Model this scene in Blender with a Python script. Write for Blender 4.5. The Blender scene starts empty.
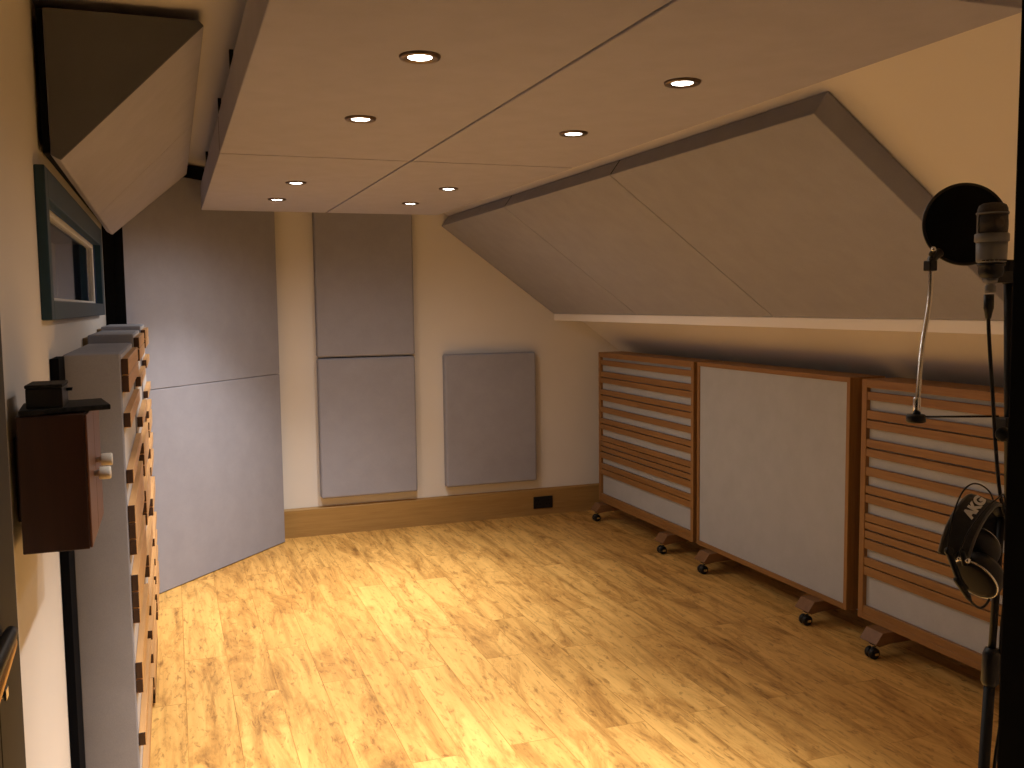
import bpy, bmesh, math, random
from mathutils import Vector, Matrix
random.seed(7)
COL = bpy.context.scene.collection

# ------------------------------------------------------------------ materials
def lin(c):
    return tuple(((v/255)/12.92 if v/255 <= .04045 else ((v/255+.055)/1.055)**2.4) for v in c)

class NT:
    def __init__(s, name):
        s.m = bpy.data.materials.new(name); s.m.use_nodes = True
        s.t = s.m.node_tree; s.t.nodes.clear()
        s.out = s.n('ShaderNodeOutputMaterial'); s.b = s.n('ShaderNodeBsdfPrincipled')
        s.l(s.b.outputs[0], s.out.inputs[0])
    def n(s, k, **kw):
        nd = s.t.nodes.new(k)
        for a, v in kw.items(): setattr(nd, a, v)
        return nd
    def l(s, a, b): s.t.links.new(a, b)
    def coord(s, scale=(1, 1, 1), kind='Object', rot=(0, 0, 0)):
        tc = s.n('ShaderNodeTexCoord'); mp = s.n('ShaderNodeMapping')
        s.l(tc.outputs[kind], mp.inputs[0]); mp.inputs['Scale'].default_value = scale
        mp.inputs['Rotation'].default_value = rot
        return mp.outputs[0]
    def noise(s, vec, scale, detail=4, rough=.55, dist=0):
        nd = s.n('ShaderNodeTexNoise'); nd.inputs['Scale'].default_value = scale
        nd.inputs['Detail'].default_value = detail; nd.inputs['Roughness'].default_value = rough
        nd.inputs['Distortion'].default_value = dist
        s.l(vec, nd.inputs['Vector']); return nd.outputs['Fac']
    def ramp(s, fac, stops):
        r = s.n('ShaderNodeValToRGB'); e = r.color_ramp.elements
        while len(e) < len(stops): e.new(.5)
        for i, (p, c) in enumerate(stops):
            e[i].position = p; e[i].color = (*c, 1) if len(c) == 3 else c
        s.l(fac, r.inputs[0]); return r.outputs[0]
    def mix(s, fac, a, b, mode='MIX'):
        m = s.n('ShaderNodeMix', data_type='RGBA', blend_type=mode)
        for sock, v in ((m.inputs[0], fac), (m.inputs[6], a), (m.inputs[7], b)):
            if hasattr(v, 'is_linked') or hasattr(v, 'links'): s.l(v, sock)
            elif isinstance(v, (int, float)): sock.default_value = v
            else: sock.default_value = (*v, 1)
        return m.outputs[2]
    def bump(s, h, strength, dist=.01):
        b = s.n('ShaderNodeBump'); b.inputs['Strength'].default_value = strength
        b.inputs['Distance'].default_value = dist
        s.l(h, b.inputs['Height']); s.l(b.outputs[0], s.b.inputs['Normal'])

def plain(name, col, rough=.5, metal=0, var=.12, scale=60, bump=0, spec=.5):
    t = NT(name); v = t.coord(); f = t.noise(v, scale)
    a = tuple(c*(1-var) for c in col); b = tuple(min(1, c*(1+var)) for c in col)
    t.l(t.ramp(f, [(.3, a), (.7, b)]), t.b.inputs['Base Color'])
    t.b.inputs['Roughness'].default_value = rough; t.b.inputs['Metallic'].default_value = metal
    t.b.inputs['Specular IOR Level'].default_value = spec
    if bump: t.bump(f, bump, .004)
    return t.m

def fabric(name, col, var=.10):
    t = NT(name); v = t.coord()
    f = t.noise(v, 420, 3, .7); g = t.noise(v, 9, 3, .6)
    c1 = t.ramp(f, [(.25, tuple(c*(1-var*1.6) for c in col)), (.75, tuple(c*(1+var) for c in col))])
    c2 = t.mix(.35, c1, t.ramp(g, [(.3, tuple(c*.88 for c in col)), (.7, tuple(c*1.1 for c in col))]))
    t.l(c2, t.b.inputs['Base Color'])
    t.b.inputs['Roughness'].default_value = .95; t.b.inputs['Specular IOR Level'].default_value = .12
    t.bump(f, .25, .003)
    return t.m

def wood(name, dark, light, axis='y', rough=.45, scale=1.0, spec=.4):
    t = NT(name); sc = {'x': (1.2, 22, 22), 'y': (22, 1.2, 22), 'z': (22, 22, 1.2)}[axis]
    v = t.coord(tuple(a*scale for a in sc))
    f = t.noise(v, 1.6, 6, .62, .8); g = t.noise(v, 7, 3, .6)
    m = t.mix(.35, t.ramp(f, [(.28, dark), (.72, light)]), t.ramp(g, [(.3, dark), (.75, light)]))
    t.l(m, t.b.inputs['Base Color']); t.b.inputs['Roughness'].default_value = rough
    t.b.inputs['Specular IOR Level'].default_value = spec
    t.bump(g, .08, .002)
    return t.m

def wall_paint(name, col):
    t = NT(name); v = t.coord()
    g = t.noise(v, 1.3, 3); f = t.noise(v, 170, 4, .6)
    t.l(t.ramp(g, [(.3, tuple(c*.95 for c in col)), (.7, tuple(min(1, c*1.03) for c in col))]), t.b.inputs['Base Color'])
    t.b.inputs['Roughness'].default_value = .6; t.b.inputs['Specular IOR Level'].default_value = .25
    t.bump(f, .10, .003)
    return t.m

def floor_mat():
    t = NT('floor_planks')
    v = t.coord((1, 1, 1), rot=(0, 0, math.pi/2))
    br = t.n('ShaderNodeTexBrick'); t.l(v, br.inputs['Vector'])
    br.offset = .37; br.offset_frequency = 2; br.squash = 1
    br.inputs['Color1'].default_value = (0, 0, 0, 1); br.inputs['Color2'].default_value = (1, 1, 1, 1)
    br.inputs['Mortar'].default_value = (.5, .5, .5, 1)
    br.inputs['Scale'].default_value = 1; br.inputs['Mortar Size'].default_value = .0016
    br.inputs['Mortar Smooth'].default_value = .2; br.inputs['Bias'].default_value = 0
    br.inputs['Brick Width'].default_value = 1.23; br.inputs['Row Height'].default_value = .172
    # each plank gets its own slice of the grain by shifting the coordinate with its random tone
    vec = t.coord((1, 1, 1))
    sh = t.n('ShaderNodeVectorMath', operation='MULTIPLY_ADD')
    t.l(br.outputs['Color'], sh.inputs[0]); sh.inputs[1].default_value = (7, 11, 5); t.l(vec, sh.inputs[2])
    mp = t.n('ShaderNodeMapping'); t.l(sh.outputs[0], mp.inputs[0]); mp.inputs['Scale'].default_value = (15, 1.1, 1)
    grain = t.noise(mp.outputs[0], 1.4, 8, .66, .5)
    mp2 = t.n('ShaderNodeMapping'); t.l(sh.outputs[0], mp2.inputs[0]); mp2.inputs['Scale'].default_value = (6.5, 1.6, 1)
    blot = t.noise(mp2.outputs[0], 1.2, 7, .70, .9)
    mp3 = t.n('ShaderNodeMapping'); t.l(sh.outputs[0], mp3.inputs[0]); mp3.inputs['Scale'].default_value = (34, 9, 1)
    fine = t.noise(mp3.outputs[0], 1.5, 5, .65, .6)
    base = t.ramp(br.outputs['Color'], [(0, FL[0]), (.5, FL[1]), (1, FL[2])])
    c = t.mix(.8, base, t.ramp(grain, [(.30, (.42, .36, .28)), (.47, (.88, .85, .80)), (.68, (1.12, 1.14, 1.16))]), 'MULTIPLY')
    c = t.mix(.75, c, t.ramp(blot, [(.30, (.24, .16, .10)), (.40, (.66, .57, .46)), (.53, (1.04, 1.04, 1.04))]), 'MULTIPLY')
    c = t.mix(.6, c, t.ramp(fine, [(.33, (.28, .20, .13)), (.45, (1, 1, 1))]), 'MULTIPLY')
    seam = t.ramp(br.outputs['Fac'], [(0, (1, 1, 1)), (1, (.72, .64, .52))])
    c = t.mix(1, c, seam, 'MULTIPLY')
    t.l(c, t.b.inputs['Base Color'])
    r = t.ramp(blot, [(.3, (.62,)*3), (.7, (.46,)*3)])
    t.l(r, t.b.inputs['Roughness']); t.b.inputs['Specular IOR Level'].default_value = .3
    t.bump(grain, .06, .003)
    return t.m

def emit(name, col, strength):
    t = NT(name)
    v = t.coord(); f = t.noise(v, 40)
    t.l(t.ramp(f, [(.2, col), (.8, col)]), t.b.inputs['Emission Color'])
    t.b.inputs['Emission Strength'].default_value = strength
    t.b.inputs['Base Color'].default_value = (.8, .8, .8, 1)
    return t.m

def glass(name):
    t = NT(name)
    t.b.inputs['Base Color'].default_value = (.92, .95, .97, 1)
    t.b.inputs['Transmission Weight'].default_value = 1; t.b.inputs['Roughness'].default_value = .02
    t.b.inputs['IOR'].default_value = 1.05
    return t.m

FL = [(.64, .355, .100), (.70, .40, .116), (.77, .45, .136)]
M = {}
M['floor'] = floor_mat()
M['wall'] = wall_paint('cream_wall_paint', (.77, .74, .72))
M['ceil'] = wall_paint('cream_ceiling_paint', (.73, .70, .70))
M['fab'] = fabric('grey_acoustic_fabric', (.34, .345, .415))
M['fab_shade'] = fabric('shaded_grey_fabric', (.16, .165, .19))
M['fab_l'] = fabric('pale_grey_fabric', (.33, .34, .40))
M['fab_w'] = fabric('warm_grey_fabric', (.43, .43, .55))
M['fab_lit'] = fabric('front_lit_fabric', (.58, .56, .56))  # lighter copy of the trap fabric, with front light painted in
M['oak'] = wood('oak_skirting', (.30, .17, .055), (.44, .27, .095), 'x')
M['cedar'] = wood('reddish_gobo_wood_along_y', (.20, .092, .028), (.34, .175, .060), 'y')
M['cedar_z'] = wood('reddish_gobo_wood_along_z', (.20, .092, .028), (.34, .175, .060), 'z')
M['cedar_x'] = wood('reddish_gobo_wood_along_x', (.14, .065, .024), (.24, .12, .05), 'x')
M['pine'] = wood('honey_slat_wood', (.42, .22, .085), (.62, .36, .15), 'y')
M['endgrain'] = wood('dark_slat_ends', (.035, .016, .009), (.075, .034, .018), 'z')
M['ply'] = wood('plywood_backing', (.30, .19, .09), (.45, .30, .15), 'y')
M['walnut'] = wood('dark_walnut_veneer', (.030, .012, .008), (.055, .022, .013), 'z', .4)
M['walnut_d'] = wood('reddish_walnut_door', (.10, .036, .018), (.17, .068, .034), 'z', .4)
M['black'] = plain('black_plastic', (.007, .007, .008), .42, spec=.35)
M['black_m'] = plain('black_painted_metal', (.0045, .0045, .005), .5, spec=.3)
M['matt'] = plain('matt_black', (.006, .006, .006), .85, spec=.1)
M['dust'] = plain('dusty_black_top', (.012, .012, .013), .7, var=.8, scale=90, spec=.25)
M['chrome'] = plain('chrome_metal', (.72, .71, .70), .22, 1, .05)
M['nickel'] = plain('satin_nickel', (.20, .15, .115), .34, 1, .08)
M['grey_m'] = plain('grey_microphone_enamel', (.195, .195, .205), .5, 0, .06)
M['mesh'] = plain('dark_wire_mesh', (.055, .048, .045), .7, 0, .5, 900)
M['gold'] = plain('capsule_bronze', (.075, .06, .05), .6, .2)
M['cream'] = plain('cream_ceramic', (.72, .66, .58), .35, 0, .04)
M['teal'] = plain('dark_teal_paint', (.007, .042, .075), .45, 0, .12, 30)
M['blue'] = plain('deep_blue_paint', (.022, .075, .22), .45, 0, .1, 30)
M['white'] = plain('white_gloss_paint', (.88, .88, .88), .4, 0, .04)
M['rear'] = plain('pane_reflection_grey', (.34, .31, .29), .6, 0, .1, 4)
M['door'] = plain('dark_brown_door_paint', (.020, .022, .029), .7, 0, .08, 20)
M['jamb'] = plain('black_jamb_paint', (.0025, .003, .005), .9, 0, .1, 20, 0, .08)
M['brass'] = plain('aged_brass', (.55, .33, .12), .35, 1, .1)
M['silver'] = plain('silver_print', (.80, .80, .80), .35, .3, .05)
M['leather'] = plain('black_leather', (.028, .029, .033), .55, 0, .2, 200, .2)
M['plate'] = plain('dark_brown_ear_plate', (.010, .008, .008), .7, spec=.2)
M['edge'] = plain('grey_band_edge', (.10, .098, .095), .4)
M['glass'] = glass('window_glass')
M['lamp'] = emit('lamp_lens', (1, .93, .82), 14)
M['strip'] = wall_paint('pale_batten_paint', (.86, .83, .82))

# ------------------------------------------------------------------ mesh builder
class MB:
    def __init__(s): s.v = []; s.f = []; s.mi = []; s.sm = []
    def add(s, vs, fs, mi=0, smooth=False):
        o = len(s.v); s.v += [tuple(v) for v in vs]
        for f in fs: s.f.append(tuple(i+o for i in f)); s.mi.append(mi); s.sm.append(smooth)
        return s
    def box(s, a, b, mi=0, mis=None):
        x0, y0, z0 = (min(a[i], b[i]) for i in range(3)); x1, y1, z1 = (max(a[i], b[i]) for i in range(3))
        vs = [(x0, y0, z0), (x1, y0, z0), (x1, y1, z0), (x0, y1, z0), (x0, y0, z1), (x1, y0, z1), (x1, y1, z1), (x0, y1, z1)]
        fs = [(0, 3, 2, 1), (4, 5, 6, 7), (0, 1, 5, 4), (2, 3, 7, 6), (1, 2, 6, 5), (3, 0, 4, 7)]  # bottom top near far right left
        for k, f in enumerate(fs): s.add(vs, [], 0); break
        o = len(s.v)-8
        for k, f in enumerate(fs):
            s.f.append(tuple(i+o for i in f)); s.mi.append((mis or {}).get(k, mi)); s.sm.append(False)
        return s
    def prism(s, poly, a, b, mi=0):
        """poly in 3D (base), swept by vector from offsets a to b (both vectors)"""
        n = len(poly); A = [Vector(p)+Vector(a) for p in poly]; B = [Vector(p)+Vector(b) for p in poly]
        fs = [tuple(range(n))[::-1], tuple(range(n, 2*n))] + [(i, (i+1) % n, n+(i+1) % n, n+i) for i in range(n)]
        return s.add(A+B, fs, mi)
    def lathe(s, prof, origin=(0, 0, 0), axis=(0, 0, 1), n=24, mi=0, sx=1, sy=1, smooth=True):
        q = Vector((0, 0, 1)).rotation_difference(Vector(axis).normalized()); o = Vector(origin)
        vs = []; fs = []
        for (r, z) in prof:
            for k in range(n):
                a = 2*math.pi*k/n
                vs.append(o + q @ Vector((r*sx*math.cos(a), r*sy*math.sin(a), z)))
        for i in range(len(prof)-1):
            for k in range(n):
                k2 = (k+1) % n
                fs.append((i*n+k, i*n+k2, (i+1)*n+k2, (i+1)*n+k))
        fs.append(tuple(range(n))[::-1]); fs.append(tuple((len(prof)-1)*n+k for k in range(n)))
        return s.add(vs, fs, mi, smooth)
    def cyl(s, p0, p1, r0, r1=None, n=18, mi=0):
        p0 = Vector(p0); p1 = Vector(p1); L = (p1-p0).length
        return s.lathe([(r0, 0), (r0 if r1 is None else r1, L)], p0, p1-p0, n, mi)
    def tube(s, pts, r, n=8, mi=0, sub=6):
        P = [Vector(p) for p in pts]
        if sub > 1 and len(P) > 2:
            Q = []
            for i in range(len(P)-1):
                p0 = P[max(i-1, 0)]; p1 = P[i]; p2 = P[i+1]; p3 = P[min(i+2, len(P)-1)]
                for k in range(sub):
                    t = k/sub
                    Q.append(.5*((2*p1)+(p2-p0)*t+(2*p0-5*p1+4*p2-p3)*t*t+(-p0+3*p1-3*p2+p3)*t**3))
            Q.append(P[-1]); P = Q
        vs = []; fs = []; ref = None
        for i, p in enumerate(P):
            d = (P[min(i+1, len(P)-1)]-P[max(i-1, 0)]).normalized()
            if ref is None:
                ref = d.orthogonal().normalized()
            ref = (ref - d*ref.dot(d)).normalized(); b = d.cross(ref)
            for k in range(n):
                a = 2*math.pi*k/n; vs.append(p+(ref*math.cos(a)+b*math.sin(a))*r)
        for i in range(len(P)-1):
            for k in range(n):
                fs.append((i*n+k, i*n+(k+1) % n, (i+1)*n+(k+1) % n, (i+1)*n+k))
        fs.append(tuple(range(n))[::-1]); fs.append(tuple((len(P)-1)*n+k for k in range(n)))
        return s.add(vs, fs, mi, True)
    def torus(s, c, axis, R, r, N=48, n=10, mi=0):
        q = Vector((0, 0, 1)).rotation_difference(Vector(axis).normalized()); vs = []; fs = []
        for i in range(N):
            a = 2*math.pi*i/N
            for k in range(n):
                b = 2*math.pi*k/n
                vs.append(Vector(c)+q @ Vector(((R+r*math.cos(b))*math.cos(a), (R+r*math.cos(b))*math.sin(a), r*math.sin(b))))
        for i in range(N):
            for k in range(n):
                fs.append((i*n+k, ((i+1) % N)*n+k, ((i+1) % N)*n+(k+1) % n, i*n+(k+1) % n))
        return s.add(vs, fs, mi, True)
    def build(s, name, mats, parent=None, bevel=0, seg=2, origin=None):
        if not isinstance(mats, (list, tuple)): mats = [mats]
        if parent is not None: o = WL[parent.name]
        elif origin is not None: o = Vector(origin)
        else:
            xs, ys, zs = zip(*s.v); o = Vector(((min(xs)+max(xs))/2, (min(ys)+max(ys))/2, min(zs)))
        me = bpy.data.meshes.new(name)
        me.from_pydata([Vector(v)-o for v in s.v], [], s.f)
        for p, mi, sm in zip(me.polygons, s.mi, s.sm): p.material_index = mi; p.use_smooth = sm
        for m in mats: me.materials.append(m)
        bm = bmesh.new(); bm.from_mesh(me); bmesh.ops.recalc_face_normals(bm, faces=bm.faces[:]); bm.to_mesh(me); bm.free()
        ob = bpy.data.objects.new(name, me); COL.objects.link(ob)
        if parent is not None: ob.parent = parent
        else: ob.location = o
        WL[ob.name] = o
        if bevel:
            b = ob.modifiers.new('bevel', 'BEVEL'); b.width = bevel; b.segments = seg; b.limit_method = 'ANGLE'
            b.angle_limit = math.radians(40)
        return ob
WL = {}
def thing(name, label, cat, loc, group=None):
    o = bpy.data.objects.new(name, None); COL.objects.link(o); o.location = loc; o.empty_display_size = .1
    WL[o.name] = Vector(loc); return tag(o, label, cat, group)
def tag(o, label, cat, group=None):
    o['label'] = label; o['category'] = cat
    if group: o['group'] = group
    return o
def struct(o): o['kind'] = 'structure'; return o
def dup(root, loc, label, group=None):
    r = root.copy(); COL.objects.link(r); r.location = loc; r['label'] = label
    WL[r.name] = Vector(loc)
    if group: r['group'] = group
    for ch in list(root.children):
        c = ch.copy(); COL.objects.link(c); c.parent = r
        for g in list(ch.children):
            d = g.copy(); COL.objects.link(d); d.parent = c
    return r

# ------------------------------------------------------------------ the room
XL, XR, YB, YF, ZC = -.30, 3.08, 6.17, .80, 2.29
struct(MB().box((-1.6, -1.2, -.1), (3.3, 6.4, 0)).build('floor', M['floor'], origin=(0, 0, 0)))
struct(MB().box((XL-.2, YF, ZC), (1.75, YB+.2, ZC+.1)).build('ceiling', M['ceil']))
struct(MB().box((XL-.2, YB, 0), (XR+.2, YB+.15, ZC+.1)).build('wall_back', M['wall']))
struct(MB().box((XR, YF, 0), (XR+.15, YB, 1.22)).build('wall_right', M['wall']))
struct(MB().prism([(1.526, 0, 2.29), (3.08, 0, 1.1406), (3.23, 0, 1.1406), (3.23, 0, 1.24), (1.66, 0, 2.39), (1.526, 0, 2.39)], (0, YF, 0), (0, YB, 0)).build('wall_slope', M['ceil']))
# left wall with the window opening
WY0, WY1, WZ0, WZ1 = 2.650, 4.56, 1.513, 1.790
b = MB()
b.box((XL-.2, .93, 0), (XL, YB, WZ0)).box((XL-.2, .93, WZ1), (XL, YB, ZC))
b.box((XL-.2, .93, WZ0), (XL, WY0, WZ1)).box((XL-.2, WY1, WZ0), (XL, YB, WZ1))
struct(b.build('wall_left', M['wall']))
# front wall: the opening the camera looks through
struct(MB().box((1.08, YF, 0), (XR+.15, .92, 2.39)).box((XL-.9, YF, 2.1), (1.08, .92, 2.39)).box((XL-.9, YF, 0), (XL-.06, .92, 2.1)).build('wall_front', M['wall']))
struct(MB().box((1.025, .775, 0), (1.08, .93, 2.1)).build('trim_1', M['jamb'], bevel=.004))
# oak skirting
struct(MB().box((-.28, YB-.022, 0), (XR, YB, .178)).prism([(0, YB, .178), (0, YB-.022, .178), (0, YB-.012, .189), (0, YB, .189)], (-.28, 0, 0), (XR, 0, 0)).build('baseboard_back', M['oak']))
# pale batten under the sloping panels
struct(MB().prism([(2.555, 0, 1.381), (2.555, 0, 1.424), (2.600, 0, 1.4875), (2.69, 0, 1.425)], (0, 2.27, 0), (0, YB, 0)).build('trim_2', M['strip']))
# skinny window
w = struct(bpy.data.objects.new('window_1', None)); COL.objects.link(w); w.location = (XL, 3.54, WZ0); WL['window_1'] = Vector((XL, 3.54, WZ0))
y0, y1, z0, z1 = 2.60, 4.66, 1.473, 1.856
f = MB()
f.box((XL, y0, z0), (-.275, WY0+.01, z1)).box((XL, WY1-.01, z0), (-.275, y1, z1))
f.box((XL, WY0+.01, z0), (-.275, WY1-.01, WZ0+.01)).box((XL, WY0+.01, WZ1-.01), (-.275, WY1-.01, z1))
f.build('window_frame', M['teal'], w, .003)
r = MB(); iy0, iy1, iz0, iz1 = WY0, WY1, WZ0, WZ1
r.box((-.46, iy0, iz0), (-.276, iy0+.008, iz1)).box((-.46, iy1-.008, iz0), (-.276, iy1, iz1)).box((-.46, iy0, iz0), (-.276, iy1, iz0+.008)).box((-.46, iy0, iz1-.008), (-.276, iy1, iz1))
r.build('window_reveal', M['blue'], w)
s = MB(); a, t = .018, .012
sx0, sx1 = -.330, -.306; q0, q1, h0, h1 = iy0+.008, iy1-.008, iz0+.008, iz1-.008
s.box((sx0, q0, h0), (sx1, q0+a, h1)).box((sx0, q1-.045, h0), (sx1, q1, h1)).box((sx0, q0+a, h0), (sx1, q1-.045, h0+t)).box((sx0, q0+a, h1-.02), (sx1, q1-.045, h1))
s.build('casement', M['white'], w, .003)
MB().box((-.322, q0+a, h0+t), (-.318, q1-.045, h1-.02)).build('pane', M['glass'], w)
MB().box((-.485, iy0, iz0), (-.46, iy1, iz1)).build('rear_pane', M['rear'], w)  # opaque grey-brown stands in for the reflection in the second pane
# open door leaf at the left of the doorway
d = struct(bpy.data.objects.new('door_1', None)); COL.objects.link(d); d.location = (-.262, 1.25, 0); WL['door_1'] = Vector((-.262, 1.25, 0))
MB().box((-.285, .94, .006), (-.240, 1.60, 2.04)).build('door_leaf', M['door'], d, .003)
h = MB().box((-.240, 1.30, .96), (-.237, 1.36, 1.12))
hh = h.build('handle_plate', M['black'], d, .001)
MB().lathe([(.003, 0), (.008, .006), (.009, .03), (.011, .24), (.008, .25)], (-.2305, 1.472, 1.030), (.02, -1, -.05), 20, 0, 1, 1.4).build('door_lever', M['brass'], d)
MB().lathe([(.003, 0), (.008, .006), (.0092, .03), (.011, .24), (.008, .25)], (-.2295, 1.474, 1.044), (.02, -1, .03), 20, 0, 1.05, 1.2).build('lever_grip', M['black'], d)
MB().cyl((-.240, 1.385, .985), (-.229, 1.385, .985), .005).box((-.230, 1.380, .978), (-.226, 1.398, .993)).build('thumb_turn', M['chrome'], d, .001)
MB().box((-.2405, 1.405, .02), (-.2395, 1.409, .98)).build('door_groove', M['matt'], d)

# ------------------------------------------------------------------ ceiling cloud
CX = (.1840, .8604, 1.5157); CY = (1.353, 3.447, 5.447); cz0, cz1 = 2.0295, 2.163
g = 'fabric ceiling panels with downlights'
labs = {(0, 0): 'large grey-brown ceiling panel nearest the doorway on the left, above the wall window', (1, 0): 'large grey-brown ceiling panel nearest the doorway on the right, beside the sloping panels',
        (0, 1): 'farther grey-brown ceiling panel on the left, in front of the tall corner panels', (1, 1): 'farther grey-brown ceiling panel on the right, above the rear wall panels'}
for j in range(2):
    for i in range(2):
        e = .0045
        xa = CX[i]+(e if i else 0); xb = CX[i+1]-(0 if i else e)
        ya = CY[j]+(.008 if j else 0); yb = CY[j+1]-(0 if j else .008)
        t = thing('ceiling_panel', labs[(i, j)], 'acoustic panel', ((xa+xb)/2, (ya+yb)/2, cz0), g)
        MB().box((xa, ya, cz0), (xb, yb, cz1)).build('fabric_cover', M['fab_w'], t, .003)
        for yy in (ya+.35, yb-.35):
            for xx in ((xa+.02, xa+.26) if not i else (xa+.2, xa+.44)):
                MB().box((xx, yy-.008, cz1-.002), (xx+.012, yy+.008, ZC)).build('hanger', M['black_m'], t)
        if i: MB().box((xa-.0095, ya, cz0+.014), (xa+.001, yb, cz1-.01)).build('joint_shade', M['matt'], t)  # black strip added so the open gap between panels reads as shade
        if j: MB().box((xa, ya-.0165, cz0+.012), (xb, ya+.0005, cz1-.01)).build('joint_shade', M['matt'], t)

# downlights in the cloud
LP = [[(.575, 2.196), (1.302, 2.243)], [(.582, 2.963), (1.324, 3.011)], [(.582, 4.554), (1.339, 4.601)], [(.570, 5.276), (1.317, 5.307)]]
rows = ('first', 'second', 'third', 'fourth')
names = ['nearest the doorway', 'second from the doorway', 'just beyond the panel joint, third from the doorway', 'nearest the rear wall']
d0 = None
TILT = (5, 9)
BEAM = (134, 110, 70, 88); ANG = (78, 78, 86, 92); PITCH = (0, 0, 2, 6); SPILL = (6, 6, 9, 21); LAMP = (1, .94, .86)
for j in range(4):
    for i in range(2):
        x, y = LP[j][i][0]*.911, LP[j][i][1]*.911
        lab = 'round downlight %s in the %s row' % (names[j], ('left', 'right')[i])
        if d0 is None:
            d0 = thing('downlight', lab, 'downlight', (x, y, cz0-.008), 'recessed downlights in the ceiling panels')
            MB().lathe([(.026, .008), (.026, .0045), (.030, .0025), (.036, .0012), (.042, .0012), (.0445, .005), (.0445, .008)], (x, y, cz0-.008), (0, 0, 1), 40).build('bezel', M['nickel'], d0)
            MB().lathe([(.002, .0012), (.014, .0018), (.0255, .0040), (.0255, .007)], (x, y, cz0-.008), (0, 0, 1), 32).build('lens', M['lamp'], d0)
        else:
            dup(d0, (x, y, cz0-.008), lab)
        for (en, ang) in ((BEAM[j], ANG[j]), (SPILL[j], 172)):
            L = bpy.data.lights.new('lamp', 'SPOT'); L.energy = en; L.color = LAMP
            L.spot_size = math.radians(ang); L.spot_blend = 1.0; L.shadow_soft_size = .03
            lo = bpy.data.objects.new('lamp', L); COL.objects.link(lo); lo.location = (x, y, cz0-.018)
            if ang < 150: lo.rotation_euler = (math.radians(PITCH[j]), math.radians(TILT[i]), 0)

# ------------------------------------------------------------------ sloping wall panels
u = Vector((-.80401, 0, .59461)); nb = Vector((.59461, 0, .80401))
pb = Vector((2.5504, 0, 1.4266)); pt_ = Vector((1.7383, 0, 2.0272))
th = .083
ys = [(2.266, 3.581), (3.586, 4.898), (4.904, 6.165)]
sl = ['grey sloping panel nearest the doorway, behind the pop shield', 'middle grey sloping panel between two diagonal joints', 'grey sloping panel against the rear wall, the smallest looking of the three']
for (a, c), lab in zip(ys, sl):
    poly = [pb, pt_, pt_+nb*th, pb+nb*th]
    sp = tag(MB().prism(poly, (0, a, 0), (0, c, 0)).build('sloping_panel', M['fab'], bevel=.004), lab, 'acoustic panel', 'fabric panels on the sloping wall')
    if a > 3: MB().prism([p+nb*q for p, q in ((pb, .008), (pt_, .008), (pt_, .08), (pb, .08))], (0, a-.0045, 0), (0, a+.0005, 0)).build('joint_shade', M['matt'], sp)  # black strip added to paint the gap's shade

# ------------------------------------------------------------------ corner panels
A = Vector((.6352, 6.0475, 0)); B = Vector((-.1254, 5.1641, 0)); dirv = (B-A).normalized(); nn = Vector((dirv.y, -dirv.x, 0))
if nn.y < 0: nn = -nn          # points to the corner behind the panel
E0 = A; E1 = A + dirv*(((-.203)-A.x)/dirv.x)
for (za, zb_, lab) in ((.004, 1.0785, 'large lower grey corner panel standing on the floor across the far left corner'), (1.0815, 2.20, 'large upper grey corner panel above the joint in the far left corner')):
    poly = [E0, E1, E1+nn*.06, E0+nn*.06]
    cp = MB().prism(poly, (0, 0, za), (0, 0, zb_)); cp.mi[3] = 1  # left end face blackened to carry on the shade of the gap
    tag(cp.build('corner_bass_trap', [M['fab'], M['matt']], bevel=.003), lab, 'acoustic panel', 'tall panels across the far left corner')
bk = [E0+nn*.062+dirv*.03, E1+nn*.062+dirv*.0, E1+nn*.062-Vector((.09, -.0, 0)), Vector((-.295, 5.35, 0)), E0+nn*.09+dirv*.12]
tag(MB().prism(bk, (0, 0, 0), (0, 0, 2.28)).build('corner_gap_shade', M['matt']), 'black fill standing in for shade in the narrow gap between window wall and corner panel', 'shade fill')  # black solid added where the open gap is only dark with shade

# ------------------------------------------------------------------ rear wall panels
gp = 'rectangular panels on the rear wall'
for (x0, x1, z0, z1, lab) in ((.881, 1.523, .250, 1.1635, 'tall grey lower panel of the stacked pair on the rear wall'), (.881, 1.523, 1.172, 2.17, 'grey upper panel of the stacked pair on the rear wall, touching the ceiling panels'), (1.727, 2.385, .2585, 1.166, 'separate single grey panel on the rear wall above the power socket')):
    tag(MB().box((x0, YB-.075, z0), (x1, YB-.001, z1)).build('wall_panel', M['fab'], bevel=.014, seg=3), lab, 'acoustic panel', gp)

# wall socket on the skirting
so = thing('wall_socket', 'dark double power socket set in the oak skirting', 'socket', (2.446, YB-.022, .046))
MB().box((2.374, YB-.031, .047), (2.520, YB-.0225, .133)).build('face_plate', M['black'], so, .003)
for x in (2.410, 2.484):
    mb = MB()
    for (dx, dz) in ((0, .022), (-.011, -.004), (.011, -.004)):
        mb.box((x+dx-.003, YB-.0325, .083+dz-.004), (x+dx+.003, YB-.030, .083+dz+.004))
    mb.build('pin_holes', M['matt'], so)
    MB().box((x+(.017 if x > 2.44 else -.028), YB-.034, .102), (x+(.028 if x > 2.44 else -.017), YB-.030, .122)).build('rocker_switch', M['dust'], so, .001)

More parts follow.
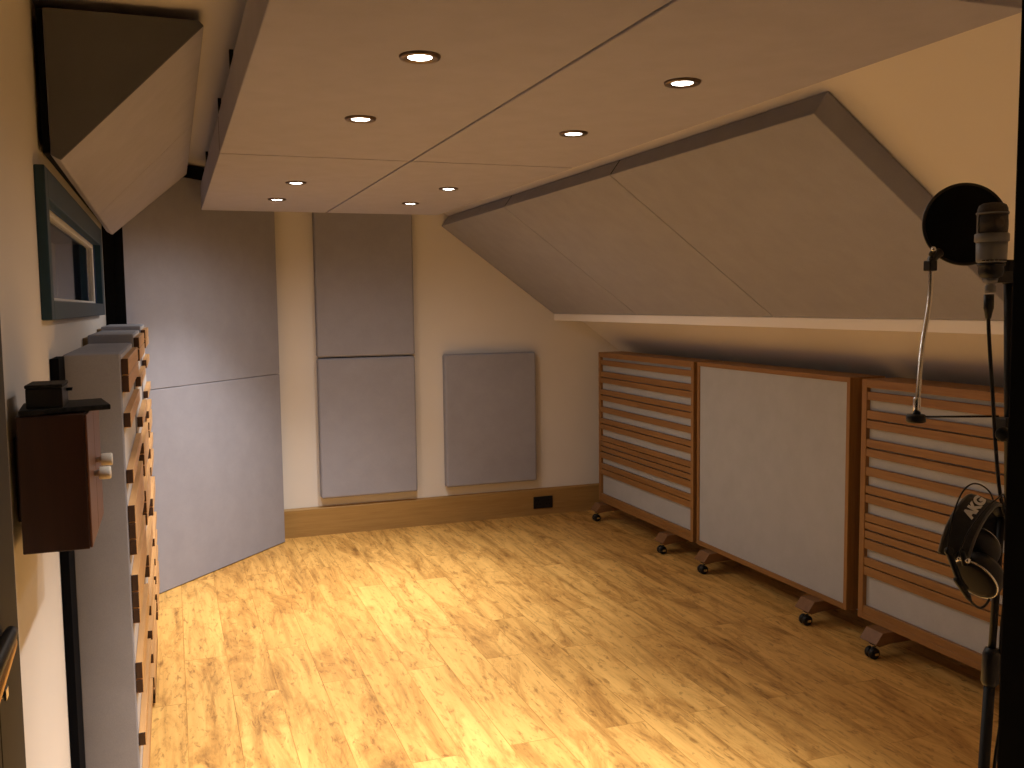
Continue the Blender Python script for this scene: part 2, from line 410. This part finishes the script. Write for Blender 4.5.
# ------------------------------------------------------------------ wedge bass traps at ceiling and left wall
def wedge(yn, yf0, yf1, far_flat, label, back):
    Aw = Vector((-.272, 0, 2.262)); Bw = Vector((.104, 0, 2.262)); Bw2 = Vector((.118, 0, 2.248)); Cw = Vector((-.2460, 0, 1.880)); Cw2 = Vector((-.270, 0, 1.893))
    t = thing('bass_trap_wedge', label, 'bass trap', (-.27, yn, 1.88), 'wedge shaped traps along the top of the left wall')
    P = [Aw, Bw, Bw2, Cw, Cw2]
    def yend(x): return yf0 if far_flat else yf0 + (x+.25)*(yf1-yf0)/(.355)
    vs = [Vector((p.x, yn, p.z-.010*(yn-2.7))) for p in P] + [Vector((p.x, yend(p.x), p.z-.010*(yend(p.x)-2.7))) for p in P]
    n = len(P); mb = MB(); mb.add(vs, [tuple(range(n)), tuple(range(2*n-1, n-1, -1))]+[(i, n+i, n+(i+1) % n, (i+1) % n) for i in range(n)])
    mb.mi[0] = 1  # near end painted darker, for the shade on that side
    mb.build('fabric_cover', [M['fab_w'], M['fab_shade']], t, .004)
    ye = yf0-.02
    MB().box((-.2885, yn+.01, 1.90), (-.2725, ye, 2.26)).box((-.2995, yn+.3, 1.95), (-.288, ye-.2, 2.2)).build('backing_board', M['matt'], t)
    MB().box((-.2995, yn+.2, 2.2625), (.0, ye-.2, ZC-.001)).build('top_board', M['matt'], t)
    return t
wedge(2.70, 4.053, 4.053, True, 'long wedge shaped bass trap with shaded triangular end, high on the left wall', True)
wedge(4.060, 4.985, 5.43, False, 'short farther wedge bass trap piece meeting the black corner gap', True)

# ------------------------------------------------------------------ slatted traps along the left wall
def left_trap(y0, y1, top, xs, slats, label):
    t = thing('slatted_wall_trap', label, 'acoustic panel', ((XL+xs)/2, (y0+y1)/2, 0), 'slatted traps standing along the left wall')
    xf = xs-.0195
    MB().box((-.281, y0, .004), (xf, y1, top)).build('fabric_core', M['fab_l'], t, .005)
    MB().box((-.2995, y0+.03, 0), (-.2815, y1-.01, top-.012)).build('back_board', M['ply'], t)
    MB().box((xf-.001, y0+.006, .01), (xf+.0002, y1-.006, top-.006)).build('lit_fabric_front', M['fab_lit'], t)  # thin sheet carrying the painted light between the slats
    for (z1, z0) in slats:
        MB().box((xf+.0003, y0+.001, z0), (xs, y1-.001, z1), 0, {2: 1}).build('slat', [M['pine'], M['endgrain']], t, .0015, 1)
def prs(l): return [(l[i], l[i+1]) for i in range(0, len(l), 2)]
g1 = prs([1.36, 1.314, 1.311, 1.265, 1.207, 1.165, 1.045, 1.005, .942, .893, .890, .844, .841, .798, .740, .692, .689, .643, .640, .598, .482, .433, .430, .391, .272, .233, .120, .078])
g2 = prs([1.387, 1.344, 1.34, 1.295, 1.233, 1.194, 1.075, 1.034, .97, .927, .923, .883, .879, .837, .779, .735, .731, .691, .687, .64, .519, .475, .471, .429, .312, .272, .21, .172, .113, .075, .016, -.027, -.034, -.073, -.079, -.12])
g3 = prs([1.403, 1.364, 1.36, 1.321, 1.267, 1.231, 1.126, 1.093, 1.035, 1.001, .983, .948, .944, .913, .862, .816, .776, .735, .631, .594, .589, .552, .445, .408, .35, .319, .268, .23, .183, .146, .141, .103, .099, .06])
k2 = 3.70/3.96; k3 = 4.42/4.56
g2 = [(max(.05, 1.5-(1.5-a)*k2), max(.012, 1.5-(1.5-b_)*k2)) for a, b_ in g2]; g3 = [(1.5-(1.5-a)*k3, 1.5-(1.5-b_)*k3) for a, b_ in g3]
left_trap(2.85, 3.685, 1.3765, -.1145, g1, 'nearest grey slatted trap by the left wall, beside the small wooden cabinet')
left_trap(3.70, 4.405, 1.407, -.1085, g2, 'middle slatted trap of the row along the left wall under the window')
left_trap(4.42, 5.02, 1.424, -.1030, g3, 'farthest slatted trap along the left wall, touching the corner panel')
tag(MB().box((-.2985, 2.705, 0), (-.2770, 2.845, 1.372)).build('wall_batten', M['jamb'], bevel=.002), 'tall black upright batten between left wall and nearest slatted trap', 'batten')

# ------------------------------------------------------------------ small cabinet on the left wall
cb = thing('wall_cabinet', 'small dark wooden wall cabinet with two white knobs', 'cabinet', (-.225, 2.165, 1.026))
MB().box((-.285, 2.0, 1.028), (-.1662, 2.33, 1.296)).box((-.2985, 2.06, 1.08), (-.285, 2.28, 1.25)).build('carcass', M['walnut'], cb, .002)
for (ya, yb, ky, kz) in ((2.002, 2.163, 2.125, 1.158), (2.167, 2.328, 2.195, 1.176)):
    dr = MB().box((-.1660, ya, 1.030), (-.161, yb, 1.294)).build('cabinet_door', M['walnut_d'], cb, .002)
    kn = MB().lathe([(.006, 0), (.006, .009), (.0125, .010), (.0135, .012), (.0135, .030), (.012, .033)], (-.162, ky, kz), (1, 0, 0), 24)
    for p in range(len(kn.mi)):
        kn.mi[p] = 0
    ob = kn.build('knob', M['cream'], dr)
    ob['label'] = 'white cylindrical knob'
tr = MB(); c0 = [(-.278, 1.985), (-.119, 2.045), (-.145, 2.20), (-.290, 2.15)]
tr.prism([Vector((x, y, 0)) for x, y in c0], (0, 0, 1.2985), (0, 0, 1.309))
o = tr.build('flat_tray', [M['dust']], bevel=.002); tag(o, 'thin flat black slab lying on top of the wall cabinet', 'tray')
bx = thing('black_box', 'small black box resting on the flat slab above the cabinet', 'box', (-.237, 2.07, 1.309))
MB().box((-.268, 2.015, 1.3095), (-.203, 2.125, 1.348)).build('box_body', M['black'], bx, .002)
MB().box((-.269, 2.012, 1.3482), (-.202, 2.128, 1.355)).build('box_lid', M['dust'], bx, .002)
MB().box((-.203, 2.09, 1.336), (-.192, 2.105, 1.342)).build('catch', M['black'], bx, .001)

# ------------------------------------------------------------------ rolling gobos on the right
ZB, ZT, XG, DG = .12, 1.162, 2.775, .19
def zpx(y): return ZT-(y-380.5)/237.0*(ZT-ZB)
SL = [(392.3, 400.3), (410.4, 418.6), (420, 428), (438.5, 446.2), (447.9, 455.6), (465.9, 474.4), (484.2, 491.7), (493.1, 501.1), (511.9, 519.4), (520.5, 527.3), (528.9, 535.8), (537.7, 546.8), (555.5, 563.6), (564.7, 573.3), (604.2, 612)]
def gobo(yn, yf, xg, feet, label, slatted):
    t = thing('rolling_gobo', label, 'acoustic screen', (xg+DG/2, (yn+yf)/2, 0), 'wheeled acoustic screens along the right wall')
    sw = .030 if slatted else .022; tr_ = .034 if slatted else .022
    MB().box((xg, yn, ZB), (xg+DG, yn+sw, ZT)).build('frame_side', M['cedar_z'], t, .002)
    MB().box((xg, yf-sw, ZB), (xg+DG, yf, ZT)).build('frame_side', M['cedar_z'], t, .002)
    MB().box((xg, yn+sw, ZB), (xg+DG, yf-sw, ZB+.026)).build('frame_rail', M['cedar'], t, .002)
    MB().box((xg, yn+sw, ZT-tr_), (xg+DG, yf-sw, ZT)).build('frame_rail', M['cedar'], t, .002)
    MB().box((xg+(.020 if slatted else .007), yn+sw, ZB+.026), (xg+DG-.02, yf-sw, ZT-tr_)).build('fabric_infill', M['fab_gobo'], t)
    if slatted:
        for a, b_ in SL:
            MB().box((xg+.003, yn+sw, zpx(b_)), (xg+.0195, yf-sw, zpx(a))).build('slat', M['cedar'], t, .0015, 1)
    for fy in feet:
        f = MB(); w_ = .05
        xa, xb = xg-.085, xg+DG-.01
        f.prism([Vector((xa, 0, .074)), Vector((xa+.035, 0, ZB-.001)), Vector((xb, 0, ZB-.001)), Vector((xb, 0, .070)), Vector((xa+.075, 0, .070)), Vector((xa+.02, 0, .062))], (0, fy-w_, 0), (0, fy+w_, 0))
        fo = f.build('foot', M['cedar_x'], t, .002)
        for cx in (xa+.022,):
            c = MB(); c.lathe([(.016, -.011), (.023, -.009), (.0245, 0), (.023, .009), (.016, .011)], (cx, fy-.015, .0245), (0, 1, 0), 24, 0)
            c.lathe([(.016, -.011), (.023, -.009), (.0245, 0), (.023, .009), (.016, .011)], (cx, fy+.008, .0245), (0, 1, 0), 24, 0)
            c.box((cx-.004, fy-.007, .02), (cx+.016, fy-.003, .058), 1).box((cx-.010, fy-.033, .020), (cx+.010, fy-.0315, .03), 1).cyl((cx+.010, fy-.005, .05), (cx+.010, fy-.005, .0695), .008, None, 12, 1)
            c.box((cx-.008, fy-.022, .058), (cx+.028, fy+.012, .0615), 1)
            co = c.build('caster', [M['black'], M['chrome']], fo)
    return t
M['fab_gobo'] = fabric('pale_gobo_fabric', (.42, .43, .455))
gobo(4.647, 5.909, XG, (4.90, 5.82), 'slatted wooden wheeled screen farthest away, against the rear wall', True)
gobo(3.344, 4.614, XG+.004, (3.547, 4.446), 'plain wheeled screen with one large grey fabric face in a wooden frame', False)
gobo(2.003, 3.267, XG+.002, (2.20, 3.103), 'slatted wooden wheeled screen nearest the doorway, behind the headphones', True)

# ------------------------------------------------------------------ microphone stand and its load
ms = thing('microphone_stand', 'thin black microphone stand beside the dark door jamb on the right', 'stand', (1.1115, 1.063, 0))
MB().lathe([(.13, 0), (.13, .012), (.122, .018), (.02, .024), (.016, .05)], (1.1115, 1.063, 0), (0, 0, 1), 40).build('base', M['black_m'], ms)
lo, hi = Vector((1.1115, 1.063, .03)), Vector((1.2325, 1.1231, 1.1474))
P = lambda z: lo+(hi-lo)*((z-lo.z)/(hi.z-lo.z))
MB().cyl(P(.03), P(.92), .0085).build('lower_tube', M['black_m'], ms)
MB().cyl(P(.9), P(1.175), .0058).build('inner_tube', M['black_m'], ms)
MB().lathe([(.010, 0), (.0135, .006), (.0135, .05), (.010, .06)], P(.885), hi-lo, 20).build('clutch', M['black'], ms)
MB().cyl((1.222, 1.118, 1.165), (1.262, 1.126, 1.165), .011).cyl((1.252, 1.120, 1.15), (1.252, 1.120, 1.20), .012).build('clamp', M['black'], ms)
MB().cyl((1.2475, 1.1206, 1.175), (1.2611, 1.1486, 1.545), .0085).build('upper_tube', M['black_m'], ms)
MB().lathe([(.009, 0), (.0115, .004), (.0115, .034), (.009, .038)], (1.2605, 1.1478, 1.522), (.04, .07, 1), 20).box((1.222, 1.136, 1.524), (1.262, 1.152, 1.542)).build('mount_block', M['black'], ms, .001)

mcx, mcy = 1.2095, 1.1385
mi = thing('microphone', 'grey condenser microphone standing upright in front of the round black pop shield', 'microphone', (mcx, mcy, 1.51))
mo = lambda z: (mcx, mcy, z)
MB().lathe([(.019, 1.5545), (.0245, 1.5565), (.0252, 1.562), (.0258, 1.590)], (mcx, mcy, 0), (0, 0, 1), 40).build('body', M['grey_m'], mi)
MB().lathe([(.0262, 1.5885), (.0285, 1.590), (.0285, 1.6015), (.0262, 1.603)], (mcx, mcy, 0), (0, 0, 1), 40).build('collar', M['grey_m'], mi)
MB().lathe([(.0245, 1.603), (.0248, 1.634)], (mcx, mcy, 0), (0, 0, 1), 40).build('grille', M['mesh'], mi)
cap = MB().lathe([(.0265, 1.633), (.0265, 1.637), (.0250, 1.638), (.0245, 1.643), (.022, 1.6485), (.016, 1.6515), (.004, 1.653)], (mcx, mcy, 0), (0, 0, 1), 40)
cap.build('dome', M['mesh'], mi)
v_ = Vector((-.93, .34, 0))
rb = MB().torus((mcx, mcy, 1.6355), (0, 0, 1), .0258, .0014, 40, 8)
for s_ in (-1, 1):
    c_ = Vector((mcx, mcy, 0)) + v_*(.0256*s_); rb.box((c_.x-.0018, c_.y-.0018, 1.602), (c_.x+.0018, c_.y+.0018, 1.637))
rb.build('head_rib', M['grey_m'], mi)
MB().lathe([(.008, 0), (.009, .001), (.009, .0015), (.004, .0018)], (mcx-.0085, mcy-.0232, 1.619), (-.34, -.94, 0), 24).build('capsule', M['gold'], mi)
sl_ = MB()
for k in range(10):
    a = -2.9+k*.28; c_ = Vector((mcx+.0249*math.cos(a), mcy+.0249*math.sin(a), 1.5585)); sl_.lathe([(.0028, -.0007), (.0028, .0007)], c_, (0, 0, 1), 8)
sl_.build('vent_slots', M['matt'], mi)
MB().lathe([(.012, 1.530), (.0185, 1.533), (.021, 1.541), (.0205, 1.549), (.023, 1.5505), (.022, 1.5545)], (mcx, mcy, 0), (0, 0, 1), 32).build('swivel_mount', M['black'], mi)
MB().lathe([(.0085, 1.506), (.0095, 1.508), (.0095, 1.517), (.008, 1.518), (.008, 1.521), (.0105, 1.522), (.0125, 1.531)], (mcx, mcy, 0), (0, 0, 1), 24).build('connector', M['grey_m'], mi)

mi.scale = (.88, .88, .955); mi.location = (mcx+.0025, mcy, 1.512)
cable = MB().lathe([(.0042, 1.468), (.0068, 1.482), (.0075, 1.484), (.0075, 1.506)], (mcx, mcy, 0), (0, 0, 1), 18)
cable.tube([(mcx, mcy, 1.472), (1.208, 1.134, 1.4348), (1.2097, 1.1249, 1.3409), (1.211, 1.1174, 1.2627), (1.218, 1.111, 1.1835), (1.240, 1.108, 1.12), (1.232, 1.108, 1.05), (1.218, 1.1025, .95), (1.222, 1.098, .86), (1.20, 1.092, .74), (1.185, 1.075, .55), (1.17, 1.04, .3), (1.20, .985, .06), (1.25, .96, .006), (1.34, 1.05, .004)], .0029)
tag(cable.build('microphone_cable', M['black']), 'thin black cable hanging from the microphone down along the stand', 'cable')

# pop shield
ps = thing('pop_shield', 'round black pop shield on a chrome gooseneck behind the microphone', 'pop filter', (1.2152, 1.1444, 1.30))
pc = Vector((1.3255, 1.3040, 1.6305)); pn = Vector((-.44, -.895, .07)).normalized()
MB().torus(pc, pn, .0700, .0032, 64, 10).build('hoop', M['black'], ps)
MB().lathe([(.0690, -.0022), (.0690, .0022)], pc, pn, 56).build('mesh_screen', M['matt'], ps)
MB().lathe([(.0, -.003), (.0022, -.002), (.0022, .002), (0, .003)], pc+Vector((.013, -.014, .017)), pn, 10).build('rivet', M['chrome'], ps)
MB().tube([(1.270, 1.302, 1.582), (1.2545, 1.3029, 1.5709), (1.2432, 1.2954, 1.5560)], .0085).cyl((1.250, 1.296, 1.585), (1.238, 1.290, 1.575), .005).box((1.233, 1.287, 1.548), (1.250, 1.303, 1.566)).build('joint', M['black'], ps, .002)
MB().lathe([(.002, 0), (.0045, .002), (.0045, .006), (.002, .008)], (1.2385, 1.287, 1.584), (-.4, -.8, .3), 12).build('joint_screw', M['chrome'], ps)
gp_ = [(1.2432, 1.2954, 1.5560), (1.2350, 1.2880, 1.4981), (1.2040, 1.2690, 1.422), (1.1785, 1.2480, 1.3562), (1.1660, 1.2376, 1.3062)]
MB().tube(gp_, .0042, 10).lathe([(.0062, 0), (.0062, .028), (.005, .03)], (1.1655, 1.2376, 1.3065), (.1, .1, 1), 16).build('gooseneck', M['chrome'], ps)
MB().lathe([(.013, -.007), (.0155, -.005), (.0155, .005), (.013, .007)], (1.1640, 1.2376, 1.3015), (0, 0, 1), 24).build('pivot', M['black'], ps)
MB().cyl((1.1640, 1.2340, 1.3045), (1.240, 1.140, 1.3115), .0017).build('rod', M['black_m'], ps)
cl = MB().box((1.232, 1.118, 1.277), (1.272, 1.142, 1.311)).cyl((1.222, 1.112, 1.288), (1.250, 1.126, 1.288), .005)
cl.lathe([(.009, 0), (.0115, .002), (.0115, .006), (.0115, .011), (.009, .013)], (1.2105, 1.1065, 1.288), (.85, .45, 0), 12)
cl.build('stand_clamp', M['black'], ps, .002)

# headphones
F_ = Vector((.33896, .93698, -.08476)); R_ = Vector((.93994, -.34113, -.01211)); U_ = Vector((.04026, .07556, .99633))
HC = Vector((1.1595, 1.1002, 1.0974))+F_*.02+R_*.009       # middle of the headphones
def hp(px, py, d=0.0): return HC + R_*((px-975)*.00156) - U_*((py-562)*.00156) + F_*d
hd = thing('headphones', 'black over-ear headphones hooked on the microphone stand', 'headphones', tuple(HC))
band = [(951, 562, -.004), (952, 548, -.012), (957, 531, -.016), (966, 516, -.014), (978, 506, -.004), (990, 505, .012), (1000, 513, .026), (1004, 530, .036), (1004, 548, .040)]
wv = R_*(.017)-U_*(.006)-F_*.008
mb = MB(); vs = []; fs = []
C_ = [hp(*p) for p in band]
pp = []
for i in range(len(C_)-1):
    for k in range(5): pp.append(C_[i].lerp(C_[i+1], k/5))
pp.append(C_[-1])
for _ in range(3):
    pp = [pp[0]]+[(pp[i-1]+pp[i]*2+pp[i+1])/4 for i in range(1, len(pp)-1)]+[pp[-1]]
for i, p in enumerate(pp):
    d_ = (pp[min(i+1, len(pp)-1)]-pp[max(i-1, 0)]).normalized(); wd = (wv-d_*wv.dot(d_)); nrm = d_.cross(wd).normalized()
    e = .002
    for (s_, q_) in ((-1, -1), (1, -1), (1, 1), (-1, 1)): vs.append(p+wd*s_*1.0+nrm*q_*e)
for i in range(len(pp)-1):
    for k in range(4): fs.append((i*4+k, i*4+(k+1) % 4, (i+1)*4+(k+1) % 4, (i+1)*4+k))
fs += [(0, 1, 2, 3), tuple(4*(len(pp)-1)+k for k in (3, 2, 1, 0))]
mb.add(vs, fs, 0, False)
bo = mb.build('headband', M['leather'], hd, .001)
for s_ in (-1, 1):
    MB().tube([p+wv*s_*1.05 for p in pp[::3]], .0028, 8, 0, 3).build('band_edge', M['edge'], bo)
# lettering on the band
tc = bpy.data.curves.new('lettering', 'FONT'); tc.body = 'AKG'; tc.size = .021; tc.extrude = .0006; tc.align_x = 'CENTER'; tc.align_y = 'CENTER'; tc.offset = .0012
to = bpy.data.objects.new('lettering_curve', tc); COL.objects.link(to)
bpy.context.view_layer.update()
lm = bpy.data.meshes.new_from_object(to.evaluated_get(bpy.context.evaluated_depsgraph_get()))
bpy.data.objects.remove(to)
im = 17; d_ = (pp[im+3]-pp[im-3]).normalized(); wd = (wv-d_*wv.dot(d_)).normalized(); nz = d_.cross(wd).normalized()
yd = -wd; nz = d_.cross(yd).normalized()
flip = 1
if nz.dot(F_) > 0: nz = -nz; yd = wd
rot = Matrix((d_, nz.cross(d_).normalized(), nz)).transposed()
lm.transform(Matrix.Translation(pp[im]+nz*.0029-HC) @ rot.to_4x4())
lm.materials.append(M['silver'])
lo_ = bpy.data.objects.new('lettering', lm); COL.objects.link(lo_); lo_.parent = bo
lo_.matrix_parent_inverse = Matrix.Identity(4)
# twin wire bows
MB().tube([hp(944, 562, -.01), hp(944, 540, -.014), hp(949, 514, -.016), hp(958, 496, -.012), hp(970, 488.5, -.004), hp(984, 491, .008), hp(997, 501, .02), hp(1005, 520, .032), hp(1007, 545, .04)], .0013).build('wire_bow', M['black'], hd)
MB().tube([hp(949, 560, -.03), hp(951, 546, -.034), hp(960, 528, -.036), hp(974, 511, -.034), hp(988, 501, -.028), hp(1000, 499, -.01), hp(1008, 515, .01), hp(1009, 545, .03)], .0013).build('wire_bow', M['black'], hd)
def cup(c, ax, face):
    m_ = MB().lathe([(.018, -.030), (.030, -.026), (.037, -.016), (.0385, -.006), (.0385, .002), (.036, .006)], c, ax, 36)
    cu = m_.build('ear_cup', M['black'], hd)
    MB().torus(Vector(c)+ax*.004, ax, .0365, .0016, 48, 8).build('trim_ring', M['chrome'], cu)
    MB().lathe([(.0345, .0045), (.034, .0062), (.026, .0085), (.004, .009)], c, ax, 36).build('outer_plate', face, cu)
    return cu
ax1 = (R_*-.74+U_*-.54+F_*-.38).normalized()
cup(hp(974, 582, -.005), ax1, M['plate'])
ax2 = (R_*.55+U_*.35+F_*.6).normalized()
cup(hp(985, 556, .035), ax2, M['black'])
MB().tube([hp(944, 556, -.012), hp(948, 570, -.018), hp(952, 583, -.022), hp(958, 592, -.024)], .005).lathe([(.004, -.004), (.0068, -.003), (.0068, .003), (.004, .004)], hp(944, 555, -.014), -F_, 16).build('yoke', M['black'], hd)
MB().tube([hp(952, 562, -.008), hp(955, 556, -.02), hp(958, 568, -.02)], .0045).build('yoke', M['black'], hd)
MB().lathe([(.002, 0), (.003, .001), (.003, .005), (.001, .006)], hp(949, 560.5, -.026), -F_, 10).lathe([(.002, 0), (.0042, .001), (.0042, .005), (.001, .006)], hp(957, 562, -.03), -F_, 10).build('hinge_rivet', M['chrome'], hd)
MB().tube([hp(950, 581, -.02), hp(958, 596, -.022), hp(967, 607, -.018), hp(977, 612, -.01), hp(987, 608, 0), hp(993, 600, .008), hp(996, 585, .012)], .0020).lathe([(.0045, 0), (.006, .004), (.0045, .035), (.0025, .042)], hp(949, 580, -.02), (hp(959, 597, -.022)-hp(949, 580, -.02)), 12).build('lead', M['black'], hd)
MB().tube([hp(982, 520, .02), hp(982, 535, .025), hp(985, 552, .03)], .0009).build('lead', M['black'], hd)

# ------------------------------------------------------------------ world, camera
wd_ = bpy.data.worlds.new('world'); bpy.context.scene.world = wd_; wd_.use_nodes = True
bg = wd_.node_tree.nodes['Background']; bg.inputs[0].default_value = (.9, .75, .6, 1); bg.inputs[1].default_value = .012
cam = bpy.data.cameras.new('camera'); co = bpy.data.objects.new('camera', cam); COL.objects.link(co)
cam.sensor_width = 36; cam.lens = 940.867/1024*36; cam.clip_start = .05
m = Matrix((R_, U_, -F_)).transposed().to_4x4(); m.translation = Vector((0, 0, 1.5)); co.matrix_world = m
bpy.context.scene.camera = co
sc = bpy.context.scene
sc.view_settings.view_transform = 'Standard'; sc.view_settings.look = 'None'; sc.view_settings.exposure = 0
